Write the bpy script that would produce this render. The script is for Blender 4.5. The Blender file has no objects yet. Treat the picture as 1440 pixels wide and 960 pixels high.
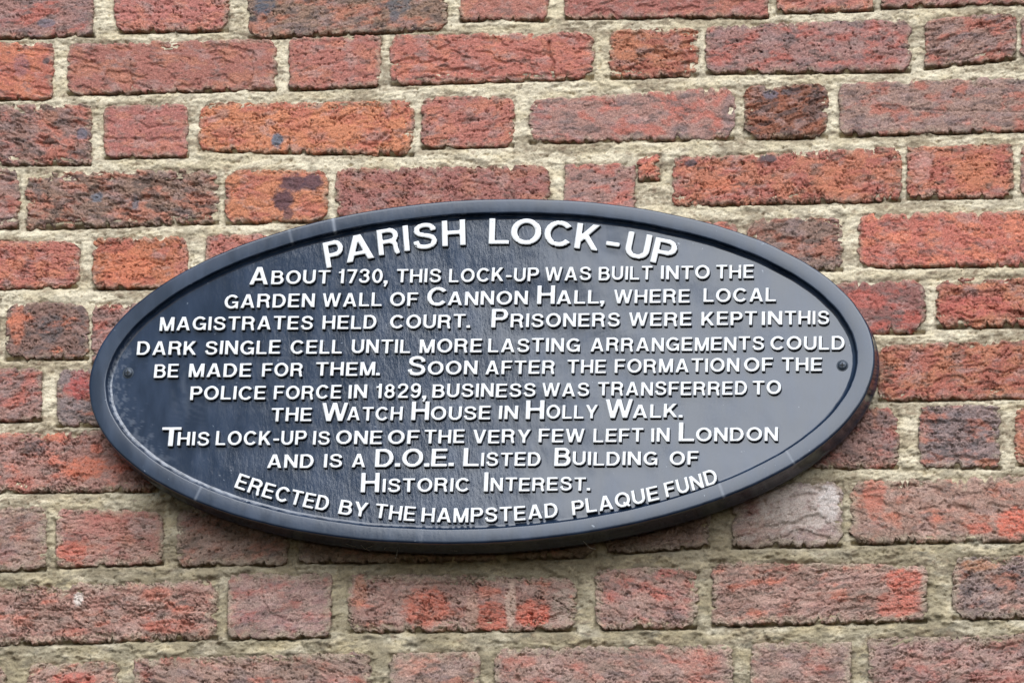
import bpy, math, random
import numpy as np
from mathutils import Matrix, Vector
R_ = math.radians
random.seed(7)
rng = np.random.default_rng(11)
sc = bpy.context.scene
col = sc.collection

# ------------------------------------------------------------------ camera
Z0 = 2.55                      # the plaque hangs about two and a half metres up
FPX, MMPX = 7000.0, 0.743e-3   # focal length in photo pixels, metres per pixel on the wall
PITCH, YAW, ROLL = R_(16), R_(10), R_(1.2)
_d = np.array([math.sin(YAW)*math.cos(PITCH), -math.cos(YAW)*math.cos(PITCH), -math.sin(PITCH)])
_x = np.cross([0, 0, 1.], _d); _x /= np.linalg.norm(_x); _y = np.cross(_d, _x)
_c, _s = math.cos(ROLL), math.sin(ROLL)
_x, _y = _c*_x+_s*_y, -_s*_x+_c*_y
CAMPOS = _d*FPX*MMPX + np.array([0, 0, Z0])
CAMR = np.array([_x, _y, _d])
cam = bpy.data.cameras.new('camera')
cam.sensor_width = 36; cam.lens = FPX/1440*36; cam.clip_start = 0.1; cam.clip_end = 500
cam_o = bpy.data.objects.new('camera', cam); col.objects.link(cam_o)
M = Matrix([[_x[i], _y[i], _d[i], CAMPOS[i]] for i in range(3)] + [[0, 0, 0, 1]])
cam_o.matrix_world = M
sc.camera = cam_o

# ------------------------------------------------------------------ light: bright overcast
SUN_AZ, SUN_EL = 10.5, 42.5     # degrees to the right of straight out from the wall, elevation
w = bpy.data.worlds.new('World'); sc.world = w; w.use_nodes = True
nt = w.node_tree; bg = nt.nodes['Background']
sky = nt.nodes.new('ShaderNodeTexSky'); sky.sky_type = 'NISHITA'; sky.sun_disc = False
sky.sun_elevation = R_(SUN_EL); sky.sun_rotation = R_(180-SUN_AZ)
sky.air_density = 1.0; sky.dust_density = 0.7; sky.ozone_density = 1.0
nt.links.new(sky.outputs[0], bg.inputs['Color']); bg.inputs['Strength'].default_value = 0.05
sl = bpy.data.lights.new('sun', 'SUN'); sl.energy = 2.5; sl.angle = R_(64); sl.color = (0.93, 0.96, 1.0)
so = bpy.data.objects.new('sun', sl); col.objects.link(so)
L = Vector((math.sin(R_(SUN_AZ))*math.cos(R_(SUN_EL)), -math.cos(R_(SUN_AZ))*math.cos(R_(SUN_EL)), math.sin(R_(SUN_EL))))
so.rotation_euler = L.to_track_quat('Z', 'Y').to_euler(); so.location = (0, -3, 6)
sc.view_settings.view_transform = 'Standard'; sc.view_settings.look = 'None'
sc.view_settings.gamma = 1; sc.view_settings.use_curve_mapping = False
sc.view_settings.exposure = 1.1
sc.cycles.max_bounces = 6

# ------------------------------------------------------------------ helpers
def at(px, py, dep=0.0):
    """point on the plane parallel to the wall, dep metres in front of it, seen at a photo position"""
    px = np.asarray(px, float); py = np.asarray(py, float)
    q = np.stack([(px-720)/FPX, (480-py)/FPX, -np.ones_like(px)], -1)
    r = q @ CAMR
    t = (-dep-CAMPOS[1])/r[..., 1]
    p = CAMPOS + t[..., None]*r
    return p[..., 0], p[..., 2]

def hash2(ix, iy, seed):
    h = (ix.astype(np.int64)*374761393 + iy.astype(np.int64)*668265263 + seed*1442695041) & 0x7fffffff
    h = ((h ^ (h >> 13))*1274126177) & 0x7fffffff
    return ((h ^ (h >> 16)) & 0xffff)/65535.0

def perlin(x, y, seed):
    ix = np.floor(x); iy = np.floor(y); fx = x-ix; fy = y-iy
    ux = fx*fx*fx*(fx*(fx*6-15)+10); uy = fy*fy*fy*(fy*(fy*6-15)+10)
    def g(dx, dy):
        a = hash2(ix+dx, iy+dy, seed)*2*math.pi
        return np.cos(a)*(fx-dx)+np.sin(a)*(fy-dy)
    a = g(0, 0); b = g(1, 0); c = g(0, 1); d = g(1, 1)
    return (a+(b-a)*ux + ((c+(d-c)*ux)-(a+(b-a)*ux))*uy)*1.5

def fbm(x, y, seed, o=4, gain=.5):
    s = 0; a = 1; t = 0
    for k in range(o):
        s = s+a*perlin(x*2**k+k*17.3, y*2**k+k*9.1, seed+k*101); t += a; a *= gain
    return s/t

def sst(e0, e1, x):
    t = np.clip((x-e0)/(e1-e0), 0, 1); return t*t*(3-2*t)

def lin(c):
    c = np.array(c, float)/255
    return np.where(c <= .04045, c/12.92, ((c+.055)/1.055)**2.4)

def mesh_obj(name, V, F, mats, parent=None, colour=None, matidx=None, smooth=True):
    me = bpy.data.meshes.new(name)
    V = np.asarray(V, np.float32); F = np.asarray(F, np.int32)
    me.vertices.add(len(V)); me.vertices.foreach_set('co', V.ravel())
    n = len(F); k = F.shape[1]
    me.loops.add(n*k); me.loops.foreach_set('vertex_index', F.ravel())
    me.polygons.add(n)
    me.polygons.foreach_set('loop_start', np.arange(n, dtype=np.int32)*k)
    if matidx is not None: me.polygons.foreach_set('material_index', np.asarray(matidx, np.int32))
    me.polygons.foreach_set('use_smooth', np.full(n, smooth))
    for m in mats: me.materials.append(m)
    if colour is not None:
        at_ = me.color_attributes.new('Col', 'FLOAT_COLOR', 'POINT')
        c4 = np.ones((len(V), 4), np.float32); c4[:, :colour.shape[1]] = colour
        at_.data.foreach_set('color', c4.ravel())
    me.update(); me.validate()
    o = bpy.data.objects.new(name, me); col.objects.link(o)
    if parent: o.parent = parent
    return o

def empty(name, loc=(0, 0, 0), parent=None):
    o = bpy.data.objects.new(name, None); col.objects.link(o); o.location = loc
    o.empty_display_size = .05
    if parent: o.parent = parent
    return o

# ------------------------------------------------------------------ materials
def base_mat(name):
    m = bpy.data.materials.new(name); m.use_nodes = True
    return m, m.node_tree, m.node_tree.nodes['Principled BSDF']

def noise(t, scale, detail=4, rough=.6, vec=None):
    n = t.nodes.new('ShaderNodeTexNoise'); n.inputs['Scale'].default_value = scale
    n.inputs['Detail'].default_value = detail; n.inputs['Roughness'].default_value = rough
    if vec: t.links.new(vec, n.inputs['Vector'])
    return n

def ramp(t, fac, stops):
    r = t.nodes.new('ShaderNodeValToRGB'); e = r.color_ramp.elements
    while len(e) < len(stops): e.new(.5)
    for k, (p, c) in enumerate(stops):
        e[k].position = p; e[k].color = (c, c, c, 1) if np.isscalar(c) else (*c, 1)
    t.links.new(fac, r.inputs[0]); return r

def mixc(t, a, b, fac, mode='MIX'):
    n = t.nodes.new('ShaderNodeMix'); n.data_type = 'RGBA'; n.blend_type = mode
    for sock, v in ((n.inputs[6], a), (n.inputs[7], b), (n.inputs[0], fac)):
        if hasattr(v, 'node'): t.links.new(v, sock)
        elif np.isscalar(v): sock.default_value = v
        else: sock.default_value = (*v, 1)
    return n.outputs[2]

def rough_mat(name, s1, s2, bstr, lo=.72, hi=1.25):
    m, t, b = base_mat(name)
    tc = t.nodes.new('ShaderNodeNewGeometry').outputs['Position']
    a = t.nodes.new('ShaderNodeAttribute'); a.attribute_name = 'Col'
    n1 = noise(t, s1, 5, .7, tc); n2 = noise(t, s2, 3, .6, tc)
    r1 = ramp(t, n1.outputs[0], [(.3, lo), (.7, hi)])
    c = mixc(t, a.outputs['Color'], r1.outputs[0], 1.0, 'MULTIPLY')
    t.links.new(c, b.inputs['Base Color'])
    b.inputs['Roughness'].default_value = .93; b.inputs['Specular IOR Level'].default_value = .25
    bp = t.nodes.new('ShaderNodeBump'); bp.inputs['Strength'].default_value = bstr; bp.inputs['Distance'].default_value = .0012
    ad = t.nodes.new('ShaderNodeMath'); ad.operation = 'ADD'
    t.links.new(n1.outputs[0], ad.inputs[0]); t.links.new(n2.outputs[0], ad.inputs[1])
    t.links.new(ad.outputs[0], bp.inputs['Height']); t.links.new(bp.outputs[0], b.inputs['Normal'])
    return m
m_brick = rough_mat('fired clay brick', 800, 300, 1., .62, 1.34)
m_mortar = rough_mat('lime mortar', 700, 220, .8, .76, 1.18)

def paint_mat(name, colr, rough, streak):
    m, t, b = base_mat(name)
    pos = t.nodes.new('ShaderNodeNewGeometry').outputs['Position']
    mp = t.nodes.new('ShaderNodeMapping'); mp.inputs['Scale'].default_value = (1, 1, .35)
    mp.inputs['Rotation'].default_value = (0, R_(12), 0)
    t.links.new(pos, mp.inputs['Vector'])
    n1 = noise(t, 230, 5, .65, mp.outputs[0]); n2 = noise(t, 45, 4, .6, mp.outputs[0])
    n3 = noise(t, 9, 3, .5, pos); sp = noise(t, 170, 2, .5, pos)
    a = t.nodes.new('ShaderNodeAttribute'); a.attribute_name = 'Col'
    c = mixc(t, tuple(colr), tuple(np.array(colr)*1.9+.004), ramp(t, n2.outputs[0], [(.4, 0.), (.75, 1.)]).outputs[0])
    c = mixc(t, c, (.30, .33, .38), ramp(t, sp.outputs[0], [(.74, 0.), (.79, .6)]).outputs[0])
    c = mixc(t, c, (.36, .38, .42), a.outputs['Color'])
    t.links.new(c, b.inputs['Base Color'])
    b.inputs['IOR'].default_value = 1.56
    rr = ramp(t, n2.outputs[0], [(.3, rough-.02), (.75, rough+.05)])
    t.links.new(rr.outputs[0], b.inputs['Roughness'])
    bp = t.nodes.new('ShaderNodeBump'); bp.inputs['Strength'].default_value = streak; bp.inputs['Distance'].default_value = .0012
    h = t.nodes.new('ShaderNodeMath'); h.operation = 'MULTIPLY_ADD'
    t.links.new(n1.outputs[0], h.inputs[0]); sx = t.nodes.new('ShaderNodeSeparateXYZ'); t.links.new(pos, sx.inputs[0])
    mr = t.nodes.new('ShaderNodeMapRange'); t.links.new(sx.outputs[0], mr.inputs[0])      # heavy brush drag left of the middle
    mr.inputs[1].default_value = -.5; mr.inputs[2].default_value = .5; xr = ramp(t, mr.outputs[0], [(.12, .25), (.27, .9), (.44, 1.), (.56, .15), (.9, .1)])
    mm = t.nodes.new('ShaderNodeMath'); mm.operation = 'MULTIPLY'
    t.links.new(ramp(t, n3.outputs[0], [(.4, .5), (.6, 1.)]).outputs[0], mm.inputs[0]); t.links.new(xr.outputs[0], mm.inputs[1])
    t.links.new(mm.outputs[0], h.inputs[1])
    m2 = t.nodes.new('ShaderNodeMath'); m2.operation = 'MULTIPLY'; t.links.new(n2.outputs[0], m2.inputs[0]); t.links.new(xr.outputs[0], m2.inputs[1])
    t.links.new(m2.outputs[0], h.inputs[2])
    t.links.new(h.outputs[0], bp.inputs['Height']); t.links.new(bp.outputs[0], b.inputs['Normal'])
    return m
m_panel = paint_mat('blue black gloss paint on the panel', (.0075, .0145, .030), .09, .2)
m_rim = paint_mat('blue black gloss paint on the rim', (.008, .0155, .031), .17, .10)
m_side, t, b = base_mat('black paint on letter sides'); b.inputs['Base Color'].default_value = (.012, .014, .02, 1); b.inputs['Roughness'].default_value = .55
m_white, t, b = base_mat('white enamel on letters')
n = noise(t, 160, 4, .6, t.nodes.new('ShaderNodeNewGeometry').outputs['Position'])
t.links.new(ramp(t, n.outputs[0], [(.28, (.42, .42, .41)), (.36, (.68, .68, .67)), (.5, (.72, .72, .715)), (.8, (.76, .76, .75))]).outputs[0], b.inputs['Base Color'])
b.inputs['Roughness'].default_value = .4
m_screw, t, b = base_mat('painted screw'); b.inputs['Base Color'].default_value = (.03, .04, .055, 1); b.inputs['Roughness'].default_value = .38; b.inputs['Metallic'].default_value = .3
m_hole, t, b = base_mat('near black screw recess'); b.inputs['Base Color'].default_value = (.01, .01, .01, 1); b.inputs['Roughness'].default_value = .9
m_web, t, b = base_mat('dusty cobweb'); b.inputs['Base Color'].default_value = (.35, .33, .28, 1); b.inputs['Roughness'].default_value = .9

# ------------------------------------------------------------------ wall layout, measured course by course
# brick: x0, x1, top-left, top-right, bottom-left, bottom-right (photo px), palette, ruggedness 0..1
B = [
 # course 1
 (-35,130,-30,-32,53,48,'P',.5),(162,320,-32,-36,43,42,'R',.5),(350,628,-38,-44,52,40,'D',.5),(647,770,-44,-46,27,27,'R',.4),
 (795,1080,-48,-55,24,22,'R',.3),(1093,1228,-58,-60,16,12,'R',.3),(1240,1480,-62,-68,9,2,'R',.4),
 # course 2
 (-40,73,61,60,138,137,'r',.3),(95,388,62,55,131,124,'R',.3),(407,534,55,50,124,119,'R',.3),(549,833,50,45,117,108,'R',.4),
 (858,981,42,40,108,104,'O',.6),(993,1279,37,27,101,98,'P',.35),(1301,1427,27,18,94,80,'P',.4),(1436,1560,17,12,86,80,'P',.4),
 # course 3
 (-50,127,148,146,230,229,'D',.8),(146,263,150,146,220,218,'R',.2),(280,580,146,142,210,216,'o',.45),(593,721,137,136,206,203,'R',.25),
 (745,1032,141,123,199,193,'P',.5),(1047,1163,121,118,193,191,'d',.6),(1181,1480,118,108,189,181,'P',.4),
 # course 4
 (-60,25,236,235,320,318,'P',.6),(37,305,243,239,320,311,'D',1.),(317,459,240,240,312,309,'o',.4),(473,771,238,233,304,302,'R',.5),
 (794,892,232,231,302,296,'P',.4),(897,927,219,218,252,250,'r',1.),(946,1266,221,208,287,280,'O',.7),(1276,1423,207,203,277,275,'O',.4),(1436,1560,204,200,275,270,'P',.4),
 # course 5
 (-170,110,338,340,409,401,'r',.35),(131,263,335,333,404,402,'o',.5),(289,411,332,329,402,399,'R',.4),(424,700,327,322,397,392,'R',.3),
 (716,850,320,318,390,388,'P',.3),(862,1036,314,312,385,384,'r',.3),(1052,1184,309,305,378,377,'D',.6),(1208,1490,303,295,373,371,'r',.7),
 # course 6
 (-150,-4,420,420,500,500,'R',.4),(8,123,425,427,503,502,'c',.5),(129,395,428,424,511,500,'P',.6),(410,540,420,418,496,494,'R',.3),
 (555,840,416,410,492,484,'R',.3),(855,985,408,406,482,478,'R',.3),(1000,1150,402,400,476,473,'R',.3),(1165,1300,397,395,467,465,'B',.8),(1318,1600,393,384,458,455,'r',.8),
 # course 7
 (-230,57,520,518,592,589,'P',.4),(80,207,520,519,597,596,'v',.6),(222,500,516,510,592,586,'R',.3),(515,640,508,506,584,582,'R',.3),
 (655,930,504,498,580,574,'R',.3),(945,1075,496,494,572,568,'R',.3),(1090,1222,490,488,566,562,'R',.4),(1236,1510,486,477,561,555,'O',.4),
 # course 8
 (-80,222,612,603,690,688,'q',.8),(237,365,604,602,684,682,'D',.5),(380,660,600,594,680,674,'R',.3),(675,800,592,590,672,670,'R',.3),
 (815,1095,588,580,668,660,'R',.3),(1110,1262,578,574,656,655,'P',.7),(1294,1405,571,570,655,655,'v',.7),(1428,1700,572,566,652,646,'O',.5),
 # course 9
 (-230,63,716,714,802,799,'P',.5),(79,228,716,719,796,790,'R',.4),(250,404,716,712,793,792,'D',.6),(421,700,709,704,789,786,'D',.6),
 (715,838,702,700,784,780,'D',.5),(853,997,698,692,776,767,'P',.5),(1030,1183,684,677,767,765,'W',.5),(1197,1500,677,668,762,757,'q',.8),
 # course 10
 (-20,304,826,814,905,895,'q',1.),(321,464,808,806,897,893,'P',.3),(490,809,806,812,886,883,'q',.8),(838,979,800,796,882,880,'P',.5),
 (1001,1303,790,794,878,871,'q',.8),(1341,1620,784,776,868,862,'v',.6),
 # course 11
 (-140,5,938,937,1016,1015,'R',.4),(40,165,934,930,1014,1012,'q',.5),(188,521,925,917,1008,1002,'P',.6),(548,673,920,916,1000,998,'D',.4),
 (696,1029,912,906,996,990,'P',.6),(1056,1195,905,903,988,985,'P',.4),(1221,1520,897,890,982,976,'P',.5),
]
# what continues past the frame: each course goes on with headers and stretchers, and more courses above and below
def widen(rows):
    out = list(rows)
    by = {}
    courses = []; cur = [rows[0]]
    for r in rows[1:]:
        if r[0] < cur[-1][0]: courses.append(cur); cur = [r]
        else: cur.append(r)
    courses.append(cur)
    for ci, c in enumerate(courses):
        a = c[0]; x = a[0]; k = ci
        while x > -330:
            wd = 285 if k % 2 == 0 else 128
            x1 = x-15; x0 = x1-wd; dy = .028*wd
            yt, yb = a[2]+.028*(a[0]-x1), a[4]+.028*(a[0]-x1)
            out.append((x0, x1, yt+dy, yt, yb+dy, yb, 'PRDO'[(k+ci) % 4], .4)); x = x0; k += 1
        a = c[-1]; x = a[1]
        while x < 1760:
            wd = 285 if k % 2 == 0 else 128
            x0 = x+15; x1 = x0+wd; dy = .028*wd
            yt, yb = a[3]-.028*(x0-a[1]), a[5]-.028*(x0-a[1])
            out.append((x0, x1, yt, yt-dy, yb, yb-dy, 'RPDR'[(k+ci) % 4], .4)); x = x1; k += 1
    for base, dy0, lst in ((-1, -96, 2), (1, 105, 2)):
        for q in range(1, lst+1):
            x = -360+90*((q+base) % 3); k = q
            while x < 1800:
                wd = 285 if k % 2 == 0 else 128
                yt = (-36 if base < 0 else 932)+dy0*q - .028*(x); yb = yt+80
                out.append((x, x+wd, yt, yt-.028*wd, yb, yb-.028*wd, 'RPDR'[k % 4], .4)); x += wd+16; k += 1
    return out
ALL = widen(B)

PAL = {  # palette: main, patch, dark skin (as the clay looks under this daylight), share of patch, share of dark, share of lime bloom
 'R': ((166,96,88),(176,104,84),(122,90,86),.35,.30,.15),
 'r': ((172,92,76),(186,104,72),(110,76,74),.40,.25,.10),
 'P': ((150,112,106),(168,94,82),(106,88,88),.35,.40,.25),
 'O': ((178,104,72),(166,88,72),(112,84,74),.45,.30,.10),
 'o': ((184,108,66),(172,92,70),(120,82,66),.35,.15,.08),
 'D': ((134,106,94),(164,102,82),(88,76,74),.40,.45,.22),
 'd': ((150,88,68),(168,92,66),(84,70,72),.40,.45,.15),
 'B': ((138,92,86),(170,82,68),(96,80,80),.40,.40,.20),
 'c': ((122,92,86),(188,100,66),(92,80,82),.20,.40,.15),
 'v': ((126,110,112),(168,102,84),(86,80,86),.30,.40,.25),
 'q': ((156,112,102),(190,104,80),(112,98,94),.25,.30,.25),
 'W': ((160,142,144),(142,98,98),(190,182,184),.25,.45,.50),
}
GAIN = .94; SAT = .70
# individual stains: x, y, rx, ry (px), colour, strength
ST = [(65,33,14,7,(100,100,120),.8),(372,8,18,14,(70,84,104),.95),(356,27,6,5,(60,60,64),.9),(560,6,20,14,(84,90,100),.9),(555,22,8,8,(86,90,104),.8),
 (30,92,12,22,(128,92,108),.6),(65,86,6,5,(74,72,80),.9),(52,72,18,7,(196,110,72),.7),(390,197,9,11,(84,104,128),1.),(115,188,9,9,(96,100,122),.85),
 (412,258,22,13,(84,60,74),.97),(440,256,16,12,(80,58,74),.97),(398,282,16,14,(78,56,72),.97),(405,300,8,10,(96,66,74),.9),(135,277,9,8,(92,104,124),.9),(190,286,6,9,(96,108,126),.8),
 (1083,133,13,7,(90,94,116),.85),(1112,130,16,7,(82,78,88),.8),(1145,152,16,20,(86,80,84),.7),(1080,223,14,6,(72,74,86),.9),(972,229,9,5,(66,70,84),.9),
 (72,462,20,22,(84,82,88),.85),(24,455,12,30,(190,104,70),.85),(50,628,18,12,(86,80,86),.8),(70,612,16,8,(196,106,66),.8),
 (120,658,36,16,(206,100,58),.8),(30,680,22,14,(186,84,60),.6),(100,775,24,14,(196,88,62),.8),(150,740,40,18,(176,98,90),.7),(200,740,24,14,(164,140,140),.6),
 (110,840,7,11,(196,196,196),.8),(220,835,24,10,(186,100,76),.7),(240,880,44,10,(190,92,68),.7),(100,888,30,6,(186,92,70),.6),
 (600,855,36,26,(196,92,62),.85),(690,868,26,22,(206,88,58),.9),(748,862,26,20,(214,92,62),.95),(664,860,10,28,(178,140,126),.97),(718,850,8,30,(190,160,146),.97),(790,850,14,26,(168,150,140),.8),(506,830,10,24,(182,108,70),.6),
 (936,805,16,6,(190,92,86),.85),(1270,815,26,16,(206,90,64),.85),(1262,848,34,18,(196,92,70),.8),(1110,793,24,10,(186,92,76),.7),(1230,692,16,40,(196,100,76),.7),(1320,730,20,6,(190,96,70),.4),
 (1425,735,24,22,(210,90,58),.95),(1378,742,20,8,(200,92,66),.8),(1125,712,62,34,(196,188,188),.9),(1165,705,16,26,(206,204,210),.9),(1385,650,16,6,(200,110,66),.7),(1350,555,26,6,(180,100,90),.4),
 (1375,795,30,8,(186,118,70),.8),(115,525,16,6,(170,70,70),.6),(112,545,22,16,(176,66,64),.95),(1230,560,5,40,(180,110,76),.5),(1180,190,4,3,(200,200,200),.4),
 (180,375,40,26,(206,108,60),.7),(255,370,12,24,(172,104,92),.7),(1370,240,34,28,(190,108,66),.8),(1295,235,16,24,(186,136,130),.6),(1180,255,40,20,(186,106,64),.6),(1010,262,30,12,(196,104,64),.8),
 (460,180,70,22,(190,110,66),.5),(330,180,40,10,(176,116,92),.4),(70,165,14,10,(172,108,76),.5),(1200,425,50,14,(176,92,84),.5),(1370,430,60,16,(186,80,74),.7),(800,80,24,18,(180,96,84),.5),
 (105,955,36,10,(196,84,66),.8),(1400,950,50,10,(180,92,80),.5),(730,930,24,10,(184,96,76),.5),(980,930,30,20,(176,96,76),.5)]
CR = [ # cracks: points, half width mm, depth mm
 ([(183,84),(182,100),(186,115),(183,130)],.9,2.5),([(356,74),(352,85),(356,98),(350,120)],.9,2.2),([(771,60),(771,76),(779,88),(776,100),(779,112)],1.5,4.5),
 ([(367,818),(369,842),(380,862),(412,874)],.9,2.5),([(505,200),(520,205),(542,190)],1.6,3),([(1290,155),(1440,158)],.7,1.4),([(120,88),(134,86)],1.2,2),([(170,250),(230,262),(300,255)],.8,1.5),
 ([(560,90),(600,88),(620,82),(630,75)],.9,1.6),([(570,103),(640,98),(680,92)],.9,1.4),([(930,86),(950,84)],.8,1.2),([(280,175),(350,176),(430,180),(470,178)],.6,1.),([(1330,240),(1380,241)],.7,1.2),
 ([(640,820),(560,822),(540,850),(515,860)],1.2,2.5),([(20,855),(100,858),(160,850),(300,860)],1.,2.2),([(1000,830),(1060,835),(1110,842)],.8,1.4),([(160,18),(235,19)],.8,1.2),
 ([(1010,262),(1100,258),(1180,262)],.8,1.4),([(640,262),(655,255),(700,262)],1.0,1.8),([(1060,800),(1130,832),(1200,826),(1300,822)],.7,1.2)]
PITS = [(190,195,1.6),(570,172,1.6),(660,175,1.3),(1028,152,4),(1026,158,3),(1110,860,2.5),(1334,713,3),(1425,815,5),(645,848,1.8),(747,868,1.6),(60,672,2.5),(235,366,2.5),(64,388,2.5),(1155,212,1.4),(372,28,4),(750,272,3.5),(342,938,2.6),(395,954,3),(728,954,3),(60,640,2.5),(900,85,1.2)]
_STx, _STz = at([s[0] for s in ST], [s[1] for s in ST])
_CRp = [(np.stack(at([p[0] for p in c[0]], [p[1] for p in c[0]]), -1), c[1], c[2]) for c in CR]
_PTx, _PTz = at([p[0] for p in PITS], [p[1] for p in PITS])

wall = empty('brick_wall', (0, 0, 0))
wall['label'] = 'old weathered red brick wall with rough cream lime mortar joints behind the oval plaque'
wall['category'] = 'wall'

QUADS = []
def make_brick(i, b):
    x0, x1, ytl, ytr, ybl, ybr, pal, rug = b
    rs = np.random.default_rng(1000+i)
    cx, cz = at([x0+.6, x1+.6, x1-.6, x0-.6], [ytl, ytr, ybr, ybl])    # tl tr br bl
    QUADS.append((cx*1000, cz*1000))
    LL = abs(cx[1]-cx[0])*1000; HH = abs(cz[0]-cz[3])*1000
    hid = (x0 > 1460 or x1 < -20 or ytr > 975 or ybl < -15) or (((x0-683)/500)**2+((ytl-520)/205)**2 < 1 and ((x1-683)/500)**2+((ybr-520)/205)**2 < 1 and ((x0-683)/500)**2+((ybl-520)/205)**2 < 1 and ((x1-683)/500)**2+((ytr-520)/205)**2 < 1)
    st = 3.2 if hid else .95
    nu = int(LL/st)+2; nv = int(HH/st)+2
    # denser rows right at the arris
    def prm(n, Len):
        q = np.linspace(0, 1, n); e = np.array([0, .35, .8])/Len
        return np.unique(np.concatenate([e, 1-e, q[1:-1][(q[1:-1]*Len > 1.2) & ((1-q[1:-1])*Len > 1.2)]]))
    s = prm(nu, LL); t = prm(nv, HH); nu = len(s); nv = len(t)
    S, T = np.meshgrid(s, t)                       # T=0 bottom
    sd = int(rs.integers(1, 9999)); ox, oy = rs.uniform(0, 500, 2)
    u = S*LL; v = T*HH
    cr = rs.uniform(2, 7)+(rs.random() < .35)*rs.uniform(1, 4)
    # wandering arrises and knocked off corners
    def inset(w, k, Len):
        n_ = fbm(w/9+ox+k*31, np.full_like(w, k*7.7+oy), sd+k, 4, .6)
        c_ = rs.uniform(.3, 1)*cr*np.exp(-(w/4.5)**1.3)+rs.uniform(.3, 1)*cr*np.exp(-((Len-w)/4.5)**1.3)
        ch_ = fbm(w/13+ox*3+k*11, np.full_like(w, k*9.1), sd+29+k, 3, .6)
        return (-1.1+3.6*n_*(0.55+rug)+3.6*(.4+rug)*sst(.16, .40, ch_)+1.3*fbm(w/28+ox*2, np.full_like(w, k*5.1), sd+19+k, 2)+.8*np.clip(fbm(w/25+ox, np.full_like(w, k*3.3), sd+9+k, 2), 0, 1)*3*rug)+c_*.8
    il = inset(v, 1, HH); ir = inset(v, 2, HH); ib = inset(u, 3, LL); it_ = inset(u, 4, LL)
    up = il+(LL-il-ir)*S; vp = ib+(HH-ib-it_)*T
    dE = np.minimum(np.minimum(up-il, LL-ir-up), np.minimum(vp-ib, HH-it_-vp))
    # bilinear to the wall plane (mm)
    a, c = up/LL, vp/HH
    X = ((1-a)*cx[3]+a*cx[2])*(1-c)+((1-a)*cx[0]+a*cx[1])*c
    Zz = ((1-a)*cz[3]+a*cz[2])*(1-c)+((1-a)*cz[0]+a*cz[1])*c
    X *= 1000; Zz *= 1000
    # relief
    tl = rs.normal(0, .10); foldk = rs.choice([.15, .6, 1.1, 1.7]); pitk = rs.choice([.2, .5, .8, 1.2]); skink = rs.choice([.2, .8, 1.5]); ani = rs.uniform(.8, 1.7)
    U = (up+ox*7); Vv = vp+oy*7+tl*up
    wv = fbm(U/30, Vv/18, sd+20, 3)*9; wu = fbm(U/26, Vv/14, sd+21, 2)*14
    f1 = fbm((U+wu)/26, (Vv+wv)/(6.5*ani), sd+22, 3, .55)
    f2 = fbm((U+wu)/12, (Vv+wv*1.4)/2.8, sd+23, 3, .6)
    area = sst(-.15, .35, fbm(U/45, Vv/25, sd+24, 2))          # where the drag folds are strong
    am = .12+area*rug*1.6
    h = -1.9*foldk*am*(1-sst(0, .06, np.abs(f1)))                    # drag creases
    h += -1.0*foldk*am*rug*(1-sst(0, .10, np.abs(f2)))
    h += .8*fbm(U/45, Vv/26, sd+25, 3)+1.5*rug**1.6*fbm(U/12, Vv/7, sd+26, 4, .6)*(.3+area)
    h += .7*fbm(U/2.6, Vv/2.3, sd+27, 2, .8)*(.3+.9*rug)*(.5+.5*foldk**.5)
    pit = fbm(U/4.2, Vv/3.2, sd+28, 2); h -= 3.2*pitk*sst(.50-.08*pitk, .60-.06*pitk, pit)
    f3 = fbm((U+wu*.5)/17+90, (Vv+wv*.8)/3.6, sd+33, 4, .62); h -= foldk**.5*(3.0+1.2*rug)*(1-sst(0, .05, np.abs(f3)))*sst(.02, .3, fbm(U/22, Vv/9, sd+34, 2)+.15*rug)
    chunk = fbm(U/22, Vv/14, sd+29, 3); h -= 2.2*rug*sst(.28, .36, chunk)  # spalled flakes
    h -= skink*(.8+1.3*rug)*sst(.16, .20, fbm((U+wu)/30, (Vv+wv)/9, sd+30, 4))   # stepped skin
    Rr = (1.5+2.2*rug)*(1+.8*fbm(U/10, Vv/10, sd+31, 3))
    Rr = np.clip(Rr, .9, 8)
    q = np.clip(1-dE/Rr, 0, 1)
    drop = (1-np.sqrt(1-q*q*.98))*Rr*.9
    z = h+rs.uniform(-.5, 1.0)+rs.normal(0, .5)*(S-.5)+rs.normal(0, .5)*(T-.5)-drop
    Xm, Zm = X, Zz
    for P, hw, dp in _CRp:
        if P[:, 0].max()*1000 < Xm.min()-5 or P[:, 0].min()*1000 > Xm.max()+5 or P[:, 1].max()*1000 < Zm.min()-3 or P[:, 1].min()*1000 > Zm.max()+3: continue
        wob = 1.3*fbm(U/5, Vv/5, sd+40, 3)
        dm = np.full_like(Xm, 99.)
        for k in range(len(P)-1):
            A = P[k]*1000; Bv = P[k+1]*1000-A
            tt = np.clip(((Xm-A[0])*Bv[0]+(Zm-A[1])*Bv[1])/(Bv@Bv), 0, 1)
            dm = np.minimum(dm, np.hypot(Xm-A[0]-tt*Bv[0]+wob, Zm-A[1]-tt*Bv[1]+wob))
        z = z-dp*np.exp(-(dm/hw)**2)
    for k, p in enumerate(PITS):
        r = np.hypot(Xm-_PTx[k]*1000, Zm-_PTz[k]*1000)
        z = z-3.2*np.exp(-(r/(p[2]*.8))**4)
    # clay colour
    main, patch, dark, pp, pd, pl = PAL[pal]
    jit = 1+rs.normal(0, .05, 3)*np.array([1, .7, .7])+rs.normal(0, .06)
    main = lin(main)*jit; patch = lin(patch)*jit; dark = lin(dark)
    n1 = fbm(U/38, Vv/20, sd+50, 4, .6); n2 = fbm(U/24, Vv/9, sd+51, 5, .65); n3 = fbm(U/16, Vv/9, sd+52, 5, .65)
    th = .28-pp*.9
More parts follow.
